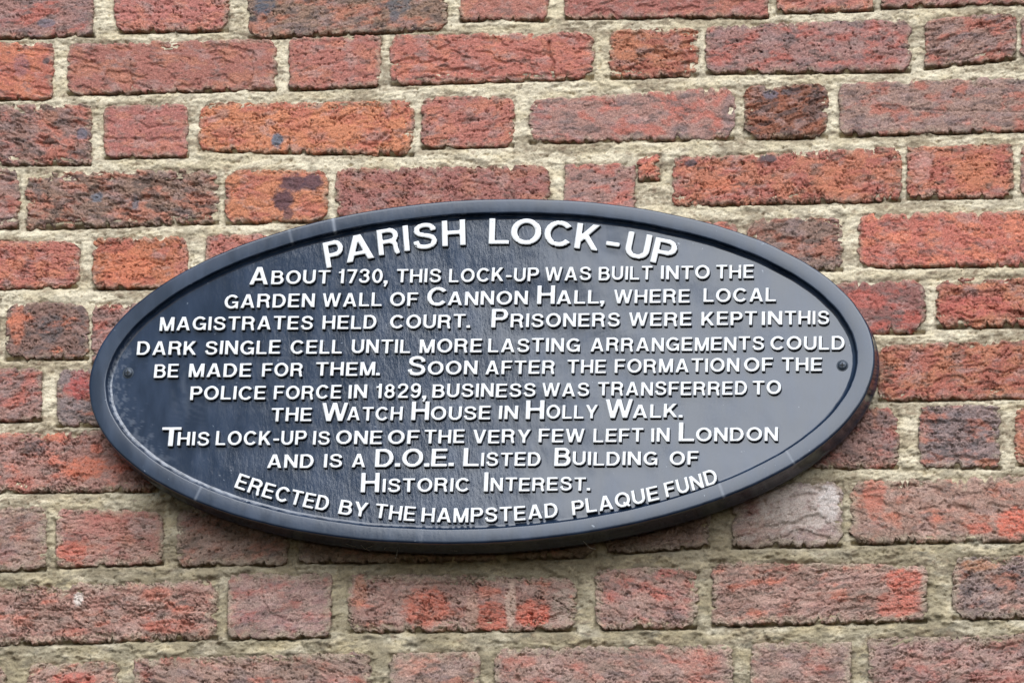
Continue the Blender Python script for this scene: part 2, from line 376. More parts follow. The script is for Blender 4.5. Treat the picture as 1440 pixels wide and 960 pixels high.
    c = main[None, None]*(1-sst(th, th+.25, n1))[..., None]+patch[None, None]*sst(th, th+.25, n1)[..., None]
    th = .36-pd*.8; k2 = sst(th, th+.22, n2)*.8
    c = c*(1-k2[..., None])+dark*k2[..., None]
    if pal in 'PDvW':
        kb = sst(.0, .4, fbm(U/30, Vv/16, sd+59, 3))*.35; c = c*(1-kb[..., None])+lin((118,108,118))*kb[..., None]
    kb = sst(.05, .35, fbm(U/26, Vv/14, sd+63, 4, .65))*.5; c = c*(1-kb[..., None])+lin((156,128,128))*kb[..., None]
    th = .44-pl*.6; k3 = sst(th, th+.3, n3)*(.35+pl)
    c = c*(1-k3[..., None])+lin((176,156,142))*k3[..., None]
    py0 = 480-(Zm/1000-Z0)/MMPX*.96; low = sst(600, 740, py0)
    kb = low*.48*sst(-.25, .3, fbm(U/34, Vv/16, sd+60, 4, .6)); c = c*(1-kb[..., None])+lin((178,148,138))*kb[..., None]   # pale mauve bloom on the lower courses
    kb = low*.45*sst(.05, .35, fbm(U/22, Vv/9, sd+66, 5, .7)); c = c*(1-kb[..., None])+lin((112,98,90))*kb[..., None]
    edge = sst(7+4*low, 0, dE+(5+3*low)*fbm(U/7, Vv/7, sd+53, 4, .6))*(.5+.35*low)*sst(-.25-.3*low, .25, fbm(U/14, Vv/14, sd+54, 3))
    c = c*(1-edge[..., None])+lin((158,146,126))*edge[..., None]          # mortar smeared over the arris
    edge = sst(5, 0, dE+6*fbm(U/6, Vv/5, sd+61, 4, .65))*.5*sst(-.1, .25, fbm(U/10, Vv/10, sd+62, 3))
    c = c*(1-edge[..., None])+lin((104,94,84))*edge[..., None]            # soot along the arris
    sp = sst(.42, .55, fbm(U/2.6, Vv/2.2, sd+55, 2))*.6
    c = c*(1-sp[..., None])+lin((88,70,66))*sp[..., None]
    sp = sst(.42, .55, fbm(U/3., Vv/2.4, sd+56, 2))*.35
    c = c*(1-sp[..., None])+lin((196,150,130))*sp[..., None]
    c = c*(1+.38*fbm(U/6, Vv/3.4, sd+57, 3, .8)+.36*fbm(U/2.1, Vv/1.8, sd+67, 2, .8))[..., None]
    for k, s_ in enumerate(ST):
        rx, rz = s_[2]*.743, s_[3]*.80
        dx = (Xm-_STx[k]*1000)/rx; dz = (Zm-_STz[k]*1000)/rz
        if np.abs(dx).min() > 1.8 or np.abs(dz).min() > 1.8: continue
        r = np.hypot(dx, dz)+.55*fbm(U/9, Vv/6, sd+58+k, 5, .65)
        kk = sst(1.12, .72, r)*s_[5]*.92*(1 if s_[5] > .96 or max(s_[2], s_[3]) < 15 else .35+.65*sst(-.35, .1, fbm(U/9, Vv/4, sd+91, 4, .7)))
        c = c*(1-kk[..., None])+lin(s_[4])*(kk*(1+.25*fbm(U/4, Vv/3, sd+77, 3)))[..., None]
    # damp green grey grime on the lower courses, stain plus painted contact shade under the plaque
    py = 480-(Zm/1000-Z0)/MMPX*.96; g0 = sst(640, 900, py)
    g1 = sst(-.1, .35, fbm(Xm/60, Zm/30, 900, 4))*g0*.35
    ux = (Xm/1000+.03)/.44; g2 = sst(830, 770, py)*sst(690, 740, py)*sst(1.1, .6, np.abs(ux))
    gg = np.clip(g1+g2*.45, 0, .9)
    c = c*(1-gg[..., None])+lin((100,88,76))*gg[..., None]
    SATK = (SAT-.02*low)[..., None]; lum = (c@np.array([.3, .55, .15]))[..., None]; c = lum+(c-lum)*SATK
    c = np.clip(c*np.array([1.13, 1.015, .90])/GAIN, .008, .8)
    V = np.stack([X/1000, -z/1000, Zz/1000], -1).reshape(-1, 3)
    idx = np.arange(nu*nv).reshape(nv, nu)
    F = np.stack([idx[:-1, :-1], idx[:-1, 1:], idx[1:, 1:], idx[1:, :-1]], -1).reshape(-1, 4)
    ring = np.concatenate([idx[0, :], idx[1:, -1], idx[-1, -2::-1], idx[-2:0:-1, 0]])
    sk = V[ring].copy(); sk[:, 1] = .016
    n0 = len(V); nr = len(ring); j = np.arange(nr); j2 = (j+1) % nr
    F2 = np.stack([ring[j2], ring[j], n0+j, n0+j2], -1)
    V = np.concatenate([V, sk]); F = np.concatenate([F, F2])
    C = c.reshape(-1, 3); C = np.concatenate([C, C[ring]])
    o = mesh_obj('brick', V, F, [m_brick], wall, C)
    return o

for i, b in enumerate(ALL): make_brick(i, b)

# mortar: one continuous rough bed that fills every joint, the bricks stand in it
def axis(lo, hi, a, b_, fine, coarse):
    return np.concatenate([np.arange(lo, a, coarse), np.arange(a, b_, fine), np.arange(b_, hi+coarse, coarse)])
gx = axis(-860, 880, -575, 580, 1.15, 6.); gz = axis(-620, 620, -400, 400, 1.1, 6.)
GX, GZ = np.meshgrid(gx, gz+Z0*1000)
ins = np.full(GX.shape, -99.); gro = np.zeros(GX.shape)
for qx, qz in QUADS:
    i0, i1 = np.searchsorted(gx, [qx.min()-8, qx.max()+8]); j0, j1 = np.searchsorted(gz+Z0*1000, [qz.min()-8, qz.max()+8])
    if i1 <= i0 or j1 <= j0: continue
    x = GX[j0:j1, i0:i1]; z = GZ[j0:j1, i0:i1]; ds = []
    for k in range(4):
        ax, az = qx[k], qz[k]; bx, bz = qx[(k+1) % 4], qz[(k+1) % 4]; ln = math.hypot(bx-ax, bz-az)
        ds.append(((x-ax)*(bz-az)-(z-az)*(bx-ax))/ln)       # positive inside (corners run clockwise)
    m_ = np.minimum(np.minimum(ds[0], ds[1]), np.minimum(ds[2], ds[3]))
    ins[j0:j1, i0:i1] = np.maximum(ins[j0:j1, i0:i1], m_)
    under = np.exp(-((ds[2]+.6)/2.1)**2)*(ds[1] > -1)*(ds[3] > -1)
    gro[j0:j1, i0:i1] = np.maximum(gro[j0:j1, i0:i1], under)
PX = 720+GX*1/.743; PY = 480-(GZ-Z0*1000)/.743*.96
mh = -3.5+1.5*fbm(GX/28, GZ/16, 301, 4, .6)+1.2*fbm(GX/8, GZ/5, 302, 4, .65)+.7*fbm(GX/2.6, GZ/2.2, 303, 3, .7)
mh += 1.3*sst(.05, .3, fbm(GX/40, GZ/14, 304, 3))
mh -= 2.6*sst(.26, .42, fbm(GX/7, GZ/4, 305, 4, .6))+1.3*sst(.42, .58, fbm(GX/3, GZ/2.4, 306, 2))
mh -= 2.2*sst(2.2, 0, np.abs(ins+.5))*sst(.0, .3, fbm(GX/18, GZ/14, 324, 4, .6))
mh -= 6.5*gro*sst(-.35, .05, fbm(GX/35, GX*0+GZ/40, 307, 4, .6))
mh -= 1.2*(1-sst(0, .08, np.abs(fbm(GX/26, GZ/7, 308, 4, .6))))*sst(-.1, .3, fbm(GX/50, GZ/50, 309, 2))
mh += .9*np.clip(-ins/5, 0, 1)
mh += 3.0*sst(.08, .34, fbm(GX/34, GZ/20, 330, 4, .6))*(.35+.65*sst(560, 700, PY))*sst(9, 2, ins)
mh = np.minimum(mh, .8)
sv = sst(620, 800, PY)
cm = np.ones(GX.shape+(3,))*lin((214,207,187))
def over(cm, colr, k): return cm*(1-k[..., None])+lin(colr)*k[..., None]
cm = over(cm, (190,178,148), sst(-.1, .3, fbm(GX/60, GZ/22, 311, 4))*.5)
cm = over(cm, (204,188,148), sv*.45*sst(-.2, .2, fbm(GX/50, GZ/20, 312, 3)))
cm = over(cm, (138,130,116), sst(.02, .28, fbm(GX/26, GZ/12, 313, 5, .65))*.5)
cm = over(cm, (142,130,112), sst(.0, .24, fbm(GX/95, GZ/26, 319, 3))*sst(-.4, .1, fbm(GX/9, GZ/6, 320, 4, .7))*.75)
cm = over(cm, (122,118,106), sst(.0, .32, fbm(GX/20, GZ/9, 314, 5, .65))*sv*.75)
cm = over(cm, (120,98,82), sst(.22, .4, fbm(GX/14, GZ/7, 316, 4, .6))*.5)
cm = over(cm, (84,80,74), sst(.36, .5, fbm(GX/3, GZ/2.2, 315, 3, .7))*.6)
cm = cm*(1+.22*fbm(GX/4, GZ/3, 317, 3, .7)+.22*fbm(GX/1.9, GZ/1.8, 318, 2, .7))[..., None]
jn = sst(3.5, 0, np.abs(ins+1.2+2.5*fbm(GX/8, GZ/6, 321, 4, .6)))*sst(-.2, .25, fbm(GX/22, GZ/18, 322, 3))
cm = over(cm, (112,104,92), jn*(.45+.25*sv))
cm = over(cm, (150,142,120), sst(-.25, .15, fbm(GX/30, GZ/30, 323, 4))*sv*.6)
un = sst(850, 785, PY)*sst(690, 750, PY)*sst(1.1, .7, np.abs((GX/1000+.03)/.44))  # mortar below the plaque: stain with the plaque's contact shade painted in
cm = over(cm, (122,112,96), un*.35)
cm = np.clip(cm*np.array([1.09, 1.02, .93])/(1.14+.26*sv[..., None]), .01, .85)
V = np.stack([GX/1000, -mh/1000, GZ/1000], -1).reshape(-1, 3)
idx = np.arange(GX.size).reshape(GX.shape)
F = np.stack([idx[:-1, :-1], idx[:-1, 1:], idx[1:, 1:], idx[1:, :-1]], -1).reshape(-1, 4)
inner = (ins > 8).ravel()
F = F[~inner[F].all(1)]
ring = np.concatenate([idx[0, :], idx[1:, -1], idx[-1, -2::-1], idx[-2:0:-1, 0]])
used = np.zeros(len(V), bool); used[F.ravel()] = True; used[ring] = True
sk = V[ring].copy(); sk[:, 1] = .22
j = np.arange(len(ring)); j2 = (j+1) % len(ring)
mp_ = np.cumsum(used)-1; n0 = used.sum()
F2 = np.stack([mp_[ring[j2]], mp_[ring[j]], n0+j, n0+j2], -1)
C = cm.reshape(-1, 3)
VV = np.concatenate([V[used], sk]); FF = np.concatenate([mp_[F], F2]); CC = np.concatenate([C[used], C[ring]])
# back of the wall
k0 = len(VV); xa, xb, za, zb = V[:, 0].min(), V[:, 0].max(), V[:, 2].min(), V[:, 2].max()
VV = np.concatenate([VV, [[xa, .2195, za], [xa, .2195, zb], [xb, .2195, zb], [xb, .2195, za]]]); CC = np.concatenate([CC, np.full((4, 3), .3)])
FF = np.concatenate([FF, [[k0, k0+1, k0+2, k0+3]]])
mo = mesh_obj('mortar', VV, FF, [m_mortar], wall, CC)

# ------------------------------------------------------------------ the plaque
EA, EB, EC, ETH = .4125, .1840, (-.0292, -.0432), R_(0.55)    # half axes and centre of the rim's outer edge
plq = empty('oval_plaque', (EC[0], 0, Z0+EC[1]))
plq['label'] = 'oval blue black cast metal plaque with raised white lettering, screwed to the brick wall'
plq['category'] = 'plaque'
BASE = np.array([EC[0], 0, Z0+EC[1]])
def bend(x, z):     # the casting is bowed: a few millimetres proud in the middle along its length, dished across
    return .0042*(1-(x/.41)**2)-.0022*(1-(z/.185)**2)+.0022
def ellipse_ring(d, z, n, wob=0.):
    t_ = np.linspace(0, 2*np.pi, n, endpoint=False)
    # true normal offset of the ellipse by d (mm, outwards positive)
    a, b_ = EA, EB
    nx, nz = np.cos(t_)/a, np.sin(t_)/b_; l = np.hypot(nx, nz); nx /= l; nz /= l
    dd = d/1000+(wob*fbm(np.cos(t_)*9+5, np.sin(t_)*9+5, 77, 3)/1000 if wob else 0)
    dd = dd-(.0030*np.cos(t_)**2 if d < -10 else 0)      # the rim is broader at the two ends
    x = a*np.cos(t_)+nx*dd; zz = b_*np.sin(t_)+nz*dd
    c_, s_ = math.cos(ETH), math.sin(ETH)
    xo, zo = x*c_-zz*s_, x*s_+zz*c_
    return np.stack([xo, np.full(n, -z/1000)-bend(xo, zo)*(z > 22), zo], -1)
NA = 900
FRONT, PAN = 42., 34.5
prof = [(-1.5, 6.0), (1.0, 6.2), (2.4, 7.5), (2.6, 13), (2.0, 15), (1.2, 17), (1.0, 30), (.8, 38), (.6, 40.6), (.1, 41.4), (-.7, 41.85), (-1.6, 42.0), (-2.3, 42.03), (-8, 42.05), (-13.2, 42.03), (-13.8, 42.0), (-14.3, 41.8), (-14.6, 41.3),
        (-14.9, 39.8), (-15.4, 38.0), (-16.1, 36.5), (-17.1, 35.4), (-18.3, 34.85), (-19.8, 34.6)]
rings = [ellipse_ring(d, z, NA, .45 if d > -13 else .6) for d, z in prof]
V = np.concatenate(rings); nr_ = len(prof)
idx = np.arange(nr_*NA).reshape(nr_, NA); ix2 = np.roll(idx, -1, 1)
F = np.stack([idx[:-1], idx[1:], ix2[1:], ix2[:-1]], -1).reshape(-1, 4)
C = np.zeros((len(V), 3))
tt = np.linspace(0, 2*np.pi, NA, endpoint=False)
def ang_of(px, py):
    x, z = at(px, py, .034); return math.atan2((z-BASE[2])/EB, (x-BASE[0])/EA) % (2*math.pi)
for (px, py, k) in ((417, 330, .35), (475, 310, .75), (282, 699, .45), (998, 695, .35), (1092, 652, .35), (600, 745, .12)):   # pale paint runs across the rim
    dl = np.abs((tt-ang_of(px, py)+np.pi) % (2*np.pi)-np.pi)
    for r in range(8, 20): C[r*NA:(r+1)*NA] = np.maximum(C[r*NA:(r+1)*NA], (k*.6*(dl < .0036))[:, None])
# lime scum and a painted sky highlight low down inside the left rim
for r in (20, 21, 22, 23):
    a_ = np.degrees(tt); zone = sst(150, 185, a_)*sst(262, 225, a_)
    nn = fbm(np.cos(tt)*40+r*.4, np.sin(tt)*40, 88, 4)
    C[r*NA:(r+1)*NA] = np.maximum(C[r*NA:(r+1)*NA], (zone*sst(-.25, .15, nn)*.35)[:, None])
rim = mesh_obj('rim', V, F, [m_rim], plq, C)
# panel: slightly uneven casting
NR = 84; fr = 1-np.linspace(0, 1, NR)**1.7
R0 = ellipse_ring(-19.5, PAN, NA)
Vp = []; Cp = []
for k, f in enumerate(fr[:-1]):
    P = R0*[f, 1, f]
    P = P.copy(); X_, Z_ = P[:, 0]*1000, P[:, 2]*1000
    P[:, 1] = -bend(P[:, 0], P[:, 2])-(PAN+.2*fbm(X_/90, Z_/60, 61, 2)+.04*fbm(X_/14, Z_/22, 62, 3))/1000
    Vp.append(P)
    dist = (1-f)*150
    zone = sst(-300, -350, X_)*sst(45, 25, Z_)*sst(17, 3, dist)
    s1 = zone*sst(.12, .3, fbm(X_/6, Z_/8, 63, 4, .65)+.30*sst(9, 1, dist)-.12)*.15
    s2 = .10*sst(-275, -300, X_)*sst(-330, -315, X_)*sst(30, -10, Z_)*sst(-70, 0, Z_)*sst(-.2, .3, fbm(X_/5, Z_/40, 64, 3))
    Cp.append(np.repeat(np.clip(s1+s2, 0, 1)[:, None], 3, 1))
V = np.concatenate(Vp+[np.array([[0, -PAN/1000-bend(0, 0), 0]])]); C = np.concatenate(Cp+[np.zeros((1, 3))])
idx = np.arange((NR-1)*NA).reshape(NR-1, NA); ix2 = np.roll(idx, -1, 1)
F = np.stack([idx[:-1], idx[1:], ix2[1:], ix2[:-1]], -1).reshape(-1, 4)
cen = len(V)-1; Fc = np.stack([idx[-1], np.full(NA, cen), ix2[-1], ix2[-1]], -1)
me_f = np.concatenate([F]); panel = None
# centre fan as triangles in quads of two sectors
cf = idx[-1]; Fc = np.stack([cf[0::2], np.full(NA//2, cen), np.roll(cf, -2)[0::2], np.roll(cf, -1)[0::2]], -1)
panel = mesh_obj('panel', V, np.concatenate([F, Fc]), [m_panel], plq, C)
# back plate so the casting is solid
rb = [ellipse_ring(-1.5, 6.0, NA//3), ellipse_ring(-30, 6.0, NA//3)]
V = np.concatenate(rb+[np.array([[0, -.006, 0]])]); n_ = NA//3
a_ = np.arange(n_); b_ = np.roll(a_, -1)
F = np.concatenate([np.stack([a_, b_, b_+n_, a_+n_], -1)]+[np.stack([a_[0::2]+n_, np.roll(a_, -1)[0::2]+n_, np.roll(a_, -2)[0::2]+n_, np.full(n_//2, 2*n_)], -1)])
mesh_obj('back_plate', V, F, [m_rim], plq, np.zeros((len(V), 3)))

# ------------------------------------------------------------------ raised letters
W_ = .176; Hb = .15
def bx(x0, y0, x1, y1, w=W_): return ('b', x0, y0, x1, y1, w)
def pl(pts, w=W_, smooth=True):
    P = np.array(pts, float)
    if smooth and len(P) > 2:      # Catmull-Rom
        Q = []; E_ = np.vstack([2*P[0]-P[1], P, 2*P[-1]-P[-2]])
        for k in range(1, len(E_)-2):
            for q in np.linspace(0, 1, 5)[:-1]:
                p0, p1, p2, p3 = E_[k-1:k+3]
                Q.append(.5*((2*p1)+(-p0+p2)*q+(2*p0-5*p1+4*p2-p3)*q*q+(-p0+3*p1-3*p2+p3)*q**3))
        Q.append(P[-1]); P = np.array(Q)
    return [('b', *P[k], *P[k+1], w) for k in range(len(P)-1)]
def ar(cx, cy, rx, ry, a0, a1, w=W_, n=22):
    a = np.radians(np.linspace(a0, a1, n)); P = np.stack([cx+rx*np.cos(a), cy+ry*np.sin(a)], -1)
    return [('b', *P[k], *P[k+1], w) for k in range(n-1)]
ste = [bx(.09, 0, .09, 1)]
G = {
 'A': ([bx(.065, -.12, .41, 1.06, .17), bx(.755, -.12, .41, 1.06, .17), bx(.2, .29, .62, .29, .14)], .82, 1),
 'B': (ste+[bx(.09, .925, .40, .925, Hb), bx(.09, .54, .42, .54, .14), bx(.09, .075, .42, .075, Hb)]+ar(.40, .732, .185, .193, -90, 90, .16)+ar(.42, .307, .215, .232, -90, 90), .72, 0),
 'C': (ar(.42, .5, .335, .425, 38, 322), .80, 0),
 'D': (ste+[bx(.09, .925, .34, .925, Hb), bx(.09, .075, .34, .075, Hb)]+ar(.34, .5, .325, .425, -90, 90), .76, 0),
 'E': (ste+[bx(.09, .925, .64, .925, Hb), bx(.09, .51, .60, .51, .14), bx(.09, .075, .65, .075, Hb)], .66, 0),
 'F': (ste+[bx(.09, .925, .62, .925, Hb), bx(.09, .50, .56, .50, .14)], .62, 0),
 'G': (ar(.42, .5, .335, .425, 40, 330)+[bx(.44, .44, .79, .44, .14), bx(.725, .0, .725, .5, .13)], .80, 0),
 'H': (ste+[bx(.66, 0, .66, 1), bx(.09, .52, .66, .52, .15)], .75, 0),
 'I': ([bx(.09, 0, .09, 1)], .18, 0),
 'K': (ste+[bx(.12, .33, .66, 1.08), bx(.28, .60, .70, -.08)], .76, 1),
 'L': (ste+[bx(.09, .075, .60, .075, Hb)], .60, 0),
 'M': ([bx(.085, 0, .085, 1, .165), bx(.765, 0, .765, 1, .165), bx(.10, 1.06, .425, -.03, .16), bx(.75, 1.06, .425, -.03, .16)], .85, 1),
 'N': (ste+[bx(.65, 0, .65, 1), bx(.07, 1.02, .67, -.02)], .74, 1),
 'O': (ar(.43, .5, .345, .425, 0, 360, W_, 34), .86, 0),
 'P': (ste+[bx(.09, .925, .40, .925, Hb), bx(.09, .465, .40, .465, Hb)]+ar(.40, .695, .215, .23, -90, 90), .68, 0),
 'Q': (ar(.43, .5, .345, .425, 0, 360, W_, 34)+[bx(.46, .30, .80, .0, .14)], .86, 0),
 'R': (ste+[bx(.09, .925, .42, .925, Hb), bx(.09, .50, .42, .50, Hb)]+ar(.42, .712, .215, .213, -90, 90)+pl([(.36, .50), (.52, .46), (.60, .34), (.615, .16), (.66, -.02)], .165), .76, 0),
 'S': (pl([(.615, .70), (.56, .86), (.36, .925), (.17, .87), (.105, .74), (.17, .60), (.36, .525), (.56, .44), (.625, .28), (.55, .13), (.35, .075), (.14, .14), (.075, .32)], .165), .71, 0),
 'T': ([bx(0, .925, .70, .925, Hb), bx(.35, 0, .35, 1)], .70, 0),
 'U': ([bx(.09, .34, .09, 1), bx(.64, .34, .64, 1)]+ar(.365, .36, .275, .285, 180, 360), .73, 0),
 'V': ([bx(.055, 1.08, .36, -.06), bx(.665, 1.08, .36, -.06)], .72, 1),
 'W': ([bx(.06, 1.06, .29, -.05, .155), bx(.52, 1.03, .29, -.05, .155), bx(.52, 1.03, .77, -.05, .155), bx(1.0, 1.06, .77, -.05, .155)], 1.06, 1),
 'Y': ([bx(.045, 1.08, .37, .38), bx(.695, 1.08, .37, .38), bx(.37, 0, .37, .5)], .74, 1),
 '0': (ar(.32, .5, .235, .425, 0, 360, .165, 30), .64, 0),
 '1': ([bx(.30, 0, .30, 1), bx(.06, .74, .30, .82, .12)], .40, 0),
 '2': (pl([(.08, .66), (.13, .86), (.32, .925), (.50, .85), (.54, .68), (.44, .49), (.22, .29), (.11, .09)], .16)+[bx(.04, .075, .63, .075, Hb)], .64, 0),
 '3': (pl([(.09, .72), (.15, .88), (.32, .925), (.48, .86), (.52, .73), (.45, .58), (.28, .535)], .16)+pl([(.28, .535), (.47, .48), (.55, .32), (.48, .13), (.31, .075), (.13, .13), (.07, .30)], .16), .64, 0),
 '7': ([bx(.03, .92, .62, .92, .16), bx(.55, .93, .23, -.05, .165)], .62, 1),
 '8': (ar(.32, .725, .19, .198, 0, 360, .155, 24)+ar(.32, .30, .225, .225, 0, 360, .16, 26), .64, 0),
 '9': (ar(.31, .68, .22, .245, 0, 360, .16, 26)+pl([(.53, .68), (.53, .42), (.46, .17), (.30, .075), (.14, .12), (.08, .24)], .155), .64, 0),
 '.': ([bx(0, .10, .22, .10, .2)], .22, 0),
 ',': ([bx(0, .08, .24, .08, .22), bx(.19, .08, .07, -.24, .12)], .24, 0),
 '-': ([bx(0, .38, .36, .38, .16)], .36, 0),
}
def sdf(prims, clip, X, Y):
    d = np.full(X.shape, 9.)
    for _, x0, y0, x1, y1, w in prims:
        l = math.hypot(x1-x0, y1-y0)+1e-9; dx, dy = (x1-x0)/l, (y1-y0)/l
        cx, cy = (x0+x1)/2, (y0+y1)/2
        a = np.abs((X-cx)*dx+(Y-cy)*dy)-l/2-(.006 if l < .2 else 0); b_ = np.abs(-(X-cx)*dy+(Y-cy)*dx)-w/2
        d = np.minimum(d, np.hypot(np.maximum(a, 0), np.maximum(b_, 0))+np.minimum(np.maximum(a, b_), 0))
    if clip: d = np.maximum(d, np.maximum(-Y, Y-1))
    return d
GM = {}
def glyph(ch):
    if ch in GM: return GM[ch]
    prims, adv, clip = G[ch]
    st = .042
    xs = np.arange(-.12, adv+.14, st); ys = np.arange(-.30 if ch == ',' else -.12, 1.14, st)
    X, Y = np.meshgrid(xs, ys)
    D = sdf(prims, clip, X, Y)
    cx, cy = (X[:-1, :-1]+st/2), (Y[:-1, :-1]+st/2)
    keep = sdf(prims, clip, cx, cy) < 0
    idx = np.arange(X.size).reshape(X.shape)
    F = np.stack([idx[:-1, :-1], idx[:-1, 1:], idx[1:, 1:], idx[1:, :-1]], -1)[keep]
    # boundary edges
    e = {}
    for f in F:
        for k in range(4):
            a, b_ = int(f[k]), int(f[(k+1) % 4])
            if (b_, a) in e: del e[(b_, a)]
            else: e[(a, b_)] = 1
    P = np.stack([X.ravel(), Y.ravel()], -1)
    bv = np.array(sorted({a for a, _ in e}))
    eps = 1e-3
    for it in range(3):
        q = P[bv]; d0 = sdf(prims, clip, q[:, 0], q[:, 1])
        gx_ = (sdf(prims, clip, q[:, 0]+eps, q[:, 1])-sdf(prims, clip, q[:, 0]-eps, q[:, 1]))/(2*eps)
        gy_ = (sdf(prims, clip, q[:, 0], q[:, 1]+eps)-sdf(prims, clip, q[:, 0], q[:, 1]-eps))/(2*eps)
        g2 = gx_**2+gy_**2+1e-6
        P[bv] = q-np.clip(np.stack([d0*gx_/g2, d0*gy_/g2], -1), -st, st)*.9
    usedv = np.unique(F); mp = -np.ones(len(P), int); mp[usedv] = np.arange(len(usedv))
    P2 = P[usedv]; F2 = mp[F]; bl = mp[bv]
    nrm = np.stack([gx_, gy_], -1); nrm /= np.linalg.norm(nrm, axis=1)[:, None]+1e-6
    n0 = len(P2); pos = {int(v): k for k, v in enumerate(bl)}
    E_ = np.array([(mp[a], mp[b_]) for a, b_ in e])
    ka = np.array([pos[int(a)] for a in E_[:, 0]]); kb = np.array([pos[int(b_)] for b_ in E_[:, 1]])
    # rings: top edge (inset a hair), shoulder at the outline, foot a little outside
    P3 = np.concatenate([P2, P2[bl]+nrm*.004, P2[bl]+nrm*.02])
    hgt = np.concatenate([np.ones(n0), np.full(len(bl), .80), np.full(len(bl), -.30)])
    hgt[bl] = .97
    P3[bl] -= nrm*.012
    Fs = [F2]; mi = [np.zeros(len(F2), int)]
    m = len(bl)
    Fs.append(np.stack([E_[:, 1], E_[:, 0], n0+ka, n0+kb], -1)); mi.append(np.zeros(len(E_), int))
    Fs.append(np.stack([n0+kb, n0+ka, n0+m+ka, n0+m+kb], -1)); mi.append(np.ones(len(E_), int))
    r = (P3, hgt, np.concatenate(Fs), np.concatenate(mi), adv)
    GM[ch] = r
    return r
NAMES = {'.': 'full_stop', ',': 'comma', '-': 'hyphen'}
LH = 4.8e-3
def put_letter(ch, origin, ux, uy, parent, pivot):
    """origin: foot left in photo px; ux: px per glyph unit along the line; uy: px of the cap height vector"""
    P, h, F, mi, adv = glyph(ch)
    px = origin[0]+P[:, 0]*ux[0]+P[:, 1]*uy[0]; py = origin[1]+P[:, 0]*ux[1]+P[:, 1]*uy[1]
    x, z = at(px, py, (PAN+3.4)/1000)
    x, z = at(px, py, (PAN+3.4)/1000+bend(x-BASE[0], z-BASE[2]))
    k = rng.uniform(.92, 1.05)
    V = np.stack([x, -(PAN/1000+LH*k*h+bend(x-BASE[0], z-BASE[2])), z], -1)-BASE-pivot
    nm = NAMES.get(ch, 'digit' if ch.isdigit() else 'letter')
    return mesh_obj(nm, V, F, [m_white, m_side], parent, None, mi)
def lean(x): return math.tan(R_(5.5-.005*(x-200)))
def word(txt, x0, x1, base, h, big=None, tight=.13):
    """one word: first letter may be a taller capital (big = its px height, right end px)"""
    # base: function of x giving the y of the foot of the letters
    xm = (x0+x1)/2
    ex, ez = at(xm, base(xm), PAN/1000)
    piv = np.array([ex, -PAN/1000, ez])-BASE
    e = empty('word', tuple(piv), plq); e['label'] = 'raised white word ' + '"'+txt+'"'
    def run(s, a, b, hh):
        adv = [G[c][1] for c in s]; gaps = [tight if s[k] not in '.,' and s[k+1] not in '.,' else .06 for k in range(len(s)-1)]
        tot = sum(adv)+sum(gaps); sc_ = (b-a)/tot; x = a
        for k, c in enumerate(s):
            xx = x; sl_ = (base(xx+4)-base(xx))/4
            lw = adv[k]*sc_; xc = xx+lw/2
            sl_ = (base(xc+3)-base(xc-3))/6
            lx = lean(xc)+(-sl_*1.0 if abs(sl_) > .02 else 0)*(-1)*-1
            jh = hh*rng.uniform(.985, 1.015); ja = rng.normal(0, .008)
            uy = (jh*(lean(xc)+ (sl_ if abs(sl_) > .02 else 0)*1.0+ja), -jh)
            put_letter(c, (xx, base(xx)+rng.normal(0, .25)), (sc_, sc_*sl_), uy, e, piv)
            x += (adv[k]+(gaps[k] if k < len(gaps) else 0))*sc_
    if big:
        run(txt[0], x0, big[1], big[0]); run(txt[1:], big[2] if len(big) > 2 else big[1]+3, x1, h)
    else: run(txt, x0, x1, h)
def line(xa, ya, xb, yb): return lambda x: ya+(yb-ya)*(x-xa)/(xb-xa)
# title on its arc: letters one by one
ta = lambda x: 343.3+5.75e-4*(x-707)**2
for grp in ((('P', 459.4, 486), ('A', 487, 527.5), ('R', 533, 564), ('I', 568.7, 576.5), ('S', 582, 615.5), ('H', 622, 655)),
            (('L', 687, 715.4), ('O', 717.5, 760), ('C', 764, 803), ('K', 807, 841.5), ('-', 850, 869), ('U', 877, 911), ('P', 914, 946))):
    xm = (grp[0][1]+grp[-1][2])/2; ex, ez = at(xm, ta(xm), PAN/1000)
    piv = np.array([ex, -PAN/1000, ez])-BASE
    e = empty('word', tuple(piv), plq); e['label'] = 'large raised white word "'+''.join(g[0] for g in grp)+'" on the arched top line'
    for ch, a, b_ in grp:
        xc = (a+b_)/2; sl_ = 2*5.75e-4*(xc-707); adv = G[ch][1]
        rot = math.atan(sl_)*.85
        k = (b_-a)/adv; hh = 36.
        up = rot*1.0+lean(xc)*.75 - (0 if True else 0)
        off = 0
        put_letter(ch, (a, ta(a+3)), (k*math.cos(rot), k*math.sin(rot)), (hh*math.sin(up), -hh*math.cos(up)), e, piv)
S = 19.3
l1 = line(350, 400.7, 1061, 391.7)
word('ABOUT', 350, 463.5, l1, S, (25, 377, 381)); word('1730,', 474, 545, l1, 20); word('THIS', 557, 620, l1, S); word('LOCK-UP', 631, 757, l1, S)
word('WAS', 766, 831, l1, S); word('BUILT', 841.5, 917, l1, S); word('INTO', 929, 998, l1, S); word('THE', 1006.7, 1060, l1, S)
l2 = line(315, 433.8, 1091, 424.2)
word('GARDEN', 315, 442, l2, S); word('WALL', 453, 536.5, l2, S); word('OF', 548, 587.5, l2, S); word('CANNON', 600, 742, l2, S, (26, 628, 629))
word('HALL,', 755, 850, l2, S, (26, 780, 782)); word('WHERE', 863, 970, l2, S); word('LOCAL', 989, 1091, l2, S)
l3 = line(224, 465.5, 1166, 456.5)
